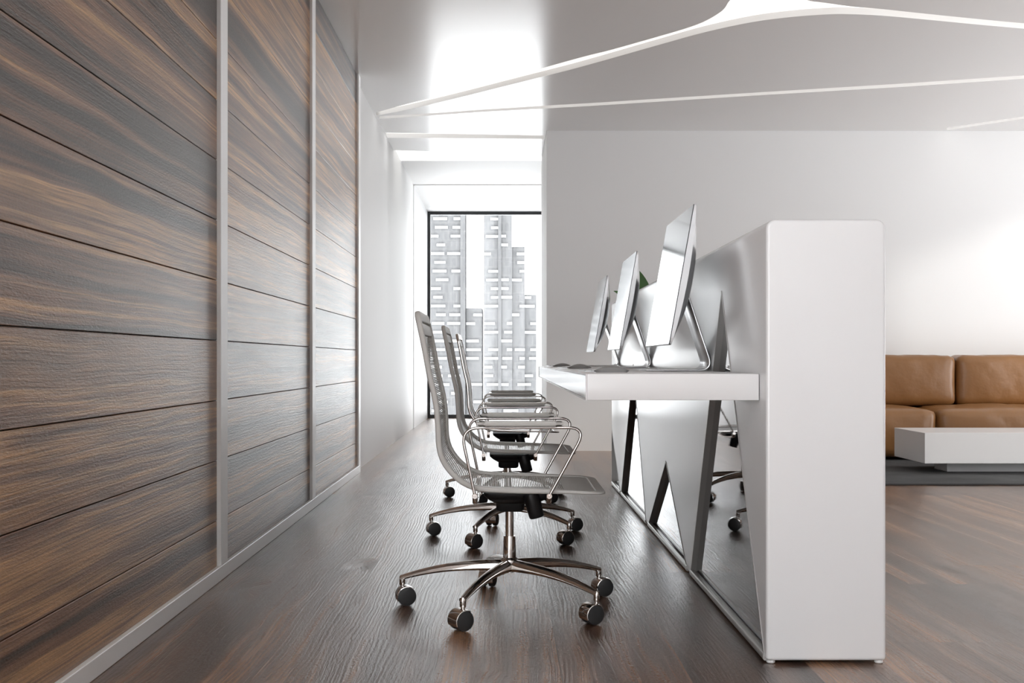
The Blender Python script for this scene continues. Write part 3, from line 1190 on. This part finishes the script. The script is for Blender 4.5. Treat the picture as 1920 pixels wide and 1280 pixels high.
def cushion(x0, x1, y0, y1, z0, z1, puff=0.03, rad=0.05, seed=0, crown=0.02, n=18):
    """soft block: subdivided box, rounded like a superellipsoid, with mild creases"""
    rng = random.Random(seed)
    ph = [rng.uniform(0, 6.28) for _ in range(6)]
    bm = bmesh.new()
    bmesh.ops.create_cube(bm, size=2.0)
    bmesh.ops.subdivide_edges(bm, edges=list(bm.edges), cuts=n, use_grid_fill=True)
    hx, hy, hz = (x1 - x0) / 2, (y1 - y0) / 2, (z1 - z0) / 2
    for v in bm.verts:
        c = v.co
        # rounded box: clamp to the inner box then push out by the radius
        q = Vector((c.x * hx, c.y * hy, c.z * hz))
        inner = Vector((max(-hx + rad, min(hx - rad, q.x)), max(-hy + rad, min(hy - rad, q.y)), max(-hz + rad, min(hz - rad, q.z))))
        d = q - inner
        if d.length > 1e-6:
            q = inner + d.normalized() * min(rad, max(abs(d.x), abs(d.y), abs(d.z)))
        a, b, e = q.x / hx, q.y / hy, q.z / hz
        q.z += crown * (1 - a * a) * (1 - b * b) * (1 if e > 0 else 0.0) * max(0, e)
        q.y += (-puff) * (1 - a ** 4) * (1 - e * e) * (1 if b < 0 else 0) * abs(b)
        cr = 0.0035 * math.sin(9 * q.x / hx + ph[0] + 3 * q.z) + 0.003 * math.sin(17 * q.x / hx + ph[1] + 5 * q.z / hz) + 0.002 * math.sin(31 * q.x / hx + ph[2])
        fade = max(0.0, abs(e)) * 0.8 + 0.25
        if b < -0.6:
            q.y += cr * fade
        if e > 0.6:
            q.z += cr * 0.6
        v.co = q + Vector(((x0 + x1) / 2, (y0 + y1) / 2, (z0 + z1) / 2))
    return bm


sofa = thing('sofa', 'tan leather sofa with puffy cushions against the rear wall behind the coffee table', 'sofa', (3.9, 10.3, 0.013))


def sofa_part(name, bm):
    o = obj(name, bm, M['leather'], sofa)
    o.matrix_parent_inverse = Matrix.Translation((-3.9, -10.3, -0.013))
    return o


for i, (a, b) in enumerate(((2.42, 3.628), (3.640, 4.85), (4.862, 6.07))):
    sofa_part('seat_cushion', cushion(a, b, 9.82, 10.62, 0.035, 0.437, 0.03, 0.060, 3 + i, 0.035))
for i, (a, b) in enumerate(((1.96 + 0.93, 3.995), (4.010, 5.115), (5.13, 6.08))):
    o = sofa_part('back_cushion', cushion(a, b, 10.36, 10.66, 0.447, 0.893, 0.03, 0.055, 11 + i, 0.006))
sofa_part('backrest', cushion(2.42, 6.08, 10.64, 10.93, 0.035, 0.80, 0.0, 0.04, 21, 0.0))
for x in (2.6, 5.9):
    for y in (9.95, 10.8):
        sofa_part('foot', B((x - 0.03, x + 0.03, y - 0.03, y + 0.03, 0.0135, 0.05)))

# ================================================================== POTTED PLANT BEHIND THE DIVIDER
plant = thing('potted_plant', 'potted plant with large green leaves standing behind the far end of the divider', 'plant', (1.00, 8.42, 0))
bm = bmesh.new()
lathe(bm, [(0.0, 0.0), (0.10, 0.002), (0.105, 0.01), (0.135, 0.34), (0.140, 0.36), (0.128, 0.36), (0.122, 0.33), (0.0, 0.33)], 36)
obj('pot', bm, M['pot'], plant)
bm = bmesh.new()
lathe(bm, [(0.0, 0.32), (0.121, 0.326), (0.119, 0.335), (0.0, 0.345)], 30)
obj('soil', bm, M['soil'], plant)


def leaf(bm, base, mid, tip, wid, nrm):
    """pointed oval blade along a bent midrib, folded lightly, with thickness"""
    n_ = 14
    c = [((1 - t) ** 2) * base + 2 * t * (1 - t) * mid + t * t * tip for t in [i / n_ for i in range(n_ + 1)]]
    rows = []
    for i, p in enumerate(c):
        t = (c[min(i + 1, n_)] - c[max(i - 1, 0)]).normalized()
        s = t.cross(nrm).normalized()
        u = s.cross(t).normalized()
        f = i / n_
        hw = wid * (math.sin(math.pi * min(1, f ** 0.8)) ** 0.75) if 0 < f < 1 else 0.0015
        hw = max(hw, 0.0015)
        row = []
        for side in (1, -1):
            for q in ((-1, -0.5, 0, 0.5, 1) if side == 1 else (1, 0.5, 0, -0.5, -1)):
                row.append(bm.verts.new(p + s * hw * q + u * (0.16 * hw * abs(q) + side * 0.0009)))
        rows.append(row)
    m_ = len(rows[0])
    for a, b in zip(rows, rows[1:]):
        for j in range(m_):
            bm.faces.new((a[j], a[(j + 1) % m_], b[(j + 1) % m_], b[j]))
    bm.faces.new(rows[0])
    bm.faces.new(rows[-1][::-1])


rng = random.Random(5)
lv = [((0.01, 0, 1.10), (0.0, 0.02, 1.35), (-0.075, 0.03, 1.53), 0.078, (0.15, -1, 0.1)),
      ((0.00, 0, 1.02), (-0.08, 0.0, 1.30), (-0.215, -0.02, 1.345), 0.050, (0.0, -0.6, 0.8)),
      ((0.00, 0, 0.95), (0.10, 0.1, 1.15), (0.24, 0.16, 1.18), 0.07, (0, 0, 1)),
      ((0.00, 0, 0.85), (0.12, -0.08, 1.02), (0.26, -0.16, 0.98), 0.075, (0, 0, 1)),
      ((0.00, 0, 0.88), (-0.02, 0.12, 1.08), (-0.04, 0.27, 1.08), 0.075, (0, 0, 1)),
      ((0.00, 0, 0.74), (0.12, 0.05, 0.90), (0.27, 0.10, 0.84), 0.075, (0, 0, 1)),
      ((0.00, 0, 0.70), (0.03, 0.12, 0.84), (0.07, 0.28, 0.80), 0.075, (0, 0, 1)),
      ((0.00, 0, 0.60), (0.10, -0.09, 0.72), (0.22, -0.20, 0.66), 0.07, (0, 0, 1))]
for b_, m_, t_, w_, nn in lv:
    bm = bmesh.new()
    leaf(bm, Vector(b_), Vector(m_), Vector(t_), w_, Vector(nn).normalized())
    obj('leaf', bm, M['leaf'], plant)
bm = bmesh.new()
sweep(bm, catmull([(0, 0, 0.335), (0.01, 0.005, 0.6), (0.0, 0.0, 0.85), (0, 0, 1.03)], 6), circ(0.009, 10), up=Vector((0, 1, 0)),
      scales=[1.0 - 0.025 * i for i in range(19)])
obj('stem', bm, M['stem'], plant)

# ================================================================== CITY OUTSIDE
K = 0.1818


def px_x(x):
    return (x - 945) * K


def px_z(y):
    return 0.85 + (675 - y) * K


GB = -60.0
masses = [
    ('office_tower', 760, 863, 300, 400, 'fac_a', 'tall grey office tower with white window bands at the left edge of the window'),
    ('office_tower', 874, 904, 577, 402, 'fac_a', 'lowest block between the two tall towers, its roof at mid window'),
    ('office_tower', 907, 934, 300, 401, 'fac_b', 'slender pale tower rising in the middle of the window'),
    ('office_tower', 940, 960, 330, 400, 'fac_a', 'narrow tower right of the dark pier, top step of the stepped skyline'),
    ('office_tower', 960, 984, 462, 401, 'fac_a', 'office block forming the middle step of the skyline on the right'),
    ('office_tower', 984, 1006, 552, 402, 'fac_a', 'lowest right office block beside the bright sky strip'),
]
bl = []
for nm, x0, x1, yt, Y0, mk, lb in masses:
    s_ = Y0 / 400.0
    t = thing(nm, lb, 'building', ((px_x(x0) + px_x(x1)) / 2 * s_, Y0, GB), 0, 'office towers outside the window')
    o = obj('facade', B((px_x(x0) * s_, px_x(x1) * s_, Y0, Y0 + 22, GB, px_z(yt))), M[mk], t, smooth=False)
    o.matrix_parent_inverse = Matrix.Translation(-t.location)
    bl.append((t, x0, x1, yt, Y0))
for x0, x1, mm, lb in ((863, 872.5, bl[0], ''), (934, 940, bl[3], '')):
    t = mm[0]
    o = obj('corner_pier', B((px_x(x0) + 0.01, px_x(x1) - 0.01, 399.2, 412, GB, px_z(300))), M['fac_c'], t, smooth=False)
    o.matrix_parent_inverse = Matrix.Translation(-t.location)
rng = random.Random(12)
for row in range(24):
    y = 410 + 16.35 * row
    for (t, x0, x1, yt, Y0) in bl:
        if y < yt + 4:
            continue
        lo, hi = max(x0, 806), min(x1, 1012)
        spans = []
        wdt = hi - lo
        if wdt > 45:
            a = rng.uniform(0, 14)
            spans.append((lo + (0 if rng.random() < 0.4 else a), lo + a + rng.uniform(14, 32)))
            if rng.random() < 0.85:
                c = hi - rng.uniform(12, 30)
                if c > spans[0][1] + 4:
                    spans.append((c, hi))
        else:
            r_ = rng.random()
            if r_ < 0.35:
                spans.append((lo, lo + wdt * rng.uniform(0.4, 0.95)))
            elif r_ < 0.7:
                spans.append((hi - wdt * rng.uniform(0.4, 0.95), hi))
            elif r_ < 0.8:
                spans.append((lo, hi))
        s_ = Y0 / 400.0
        for a, b in spans:
            o = obj('window_band', B((px_x(a) * s_, px_x(b) * s_, Y0 - 0.5, Y0 - 0.02, px_z(y + 2.5), px_z(y - 2.5))), M['fac_win'], t, smooth=False)
            o.matrix_parent_inverse = Matrix.Translation(-t.location)
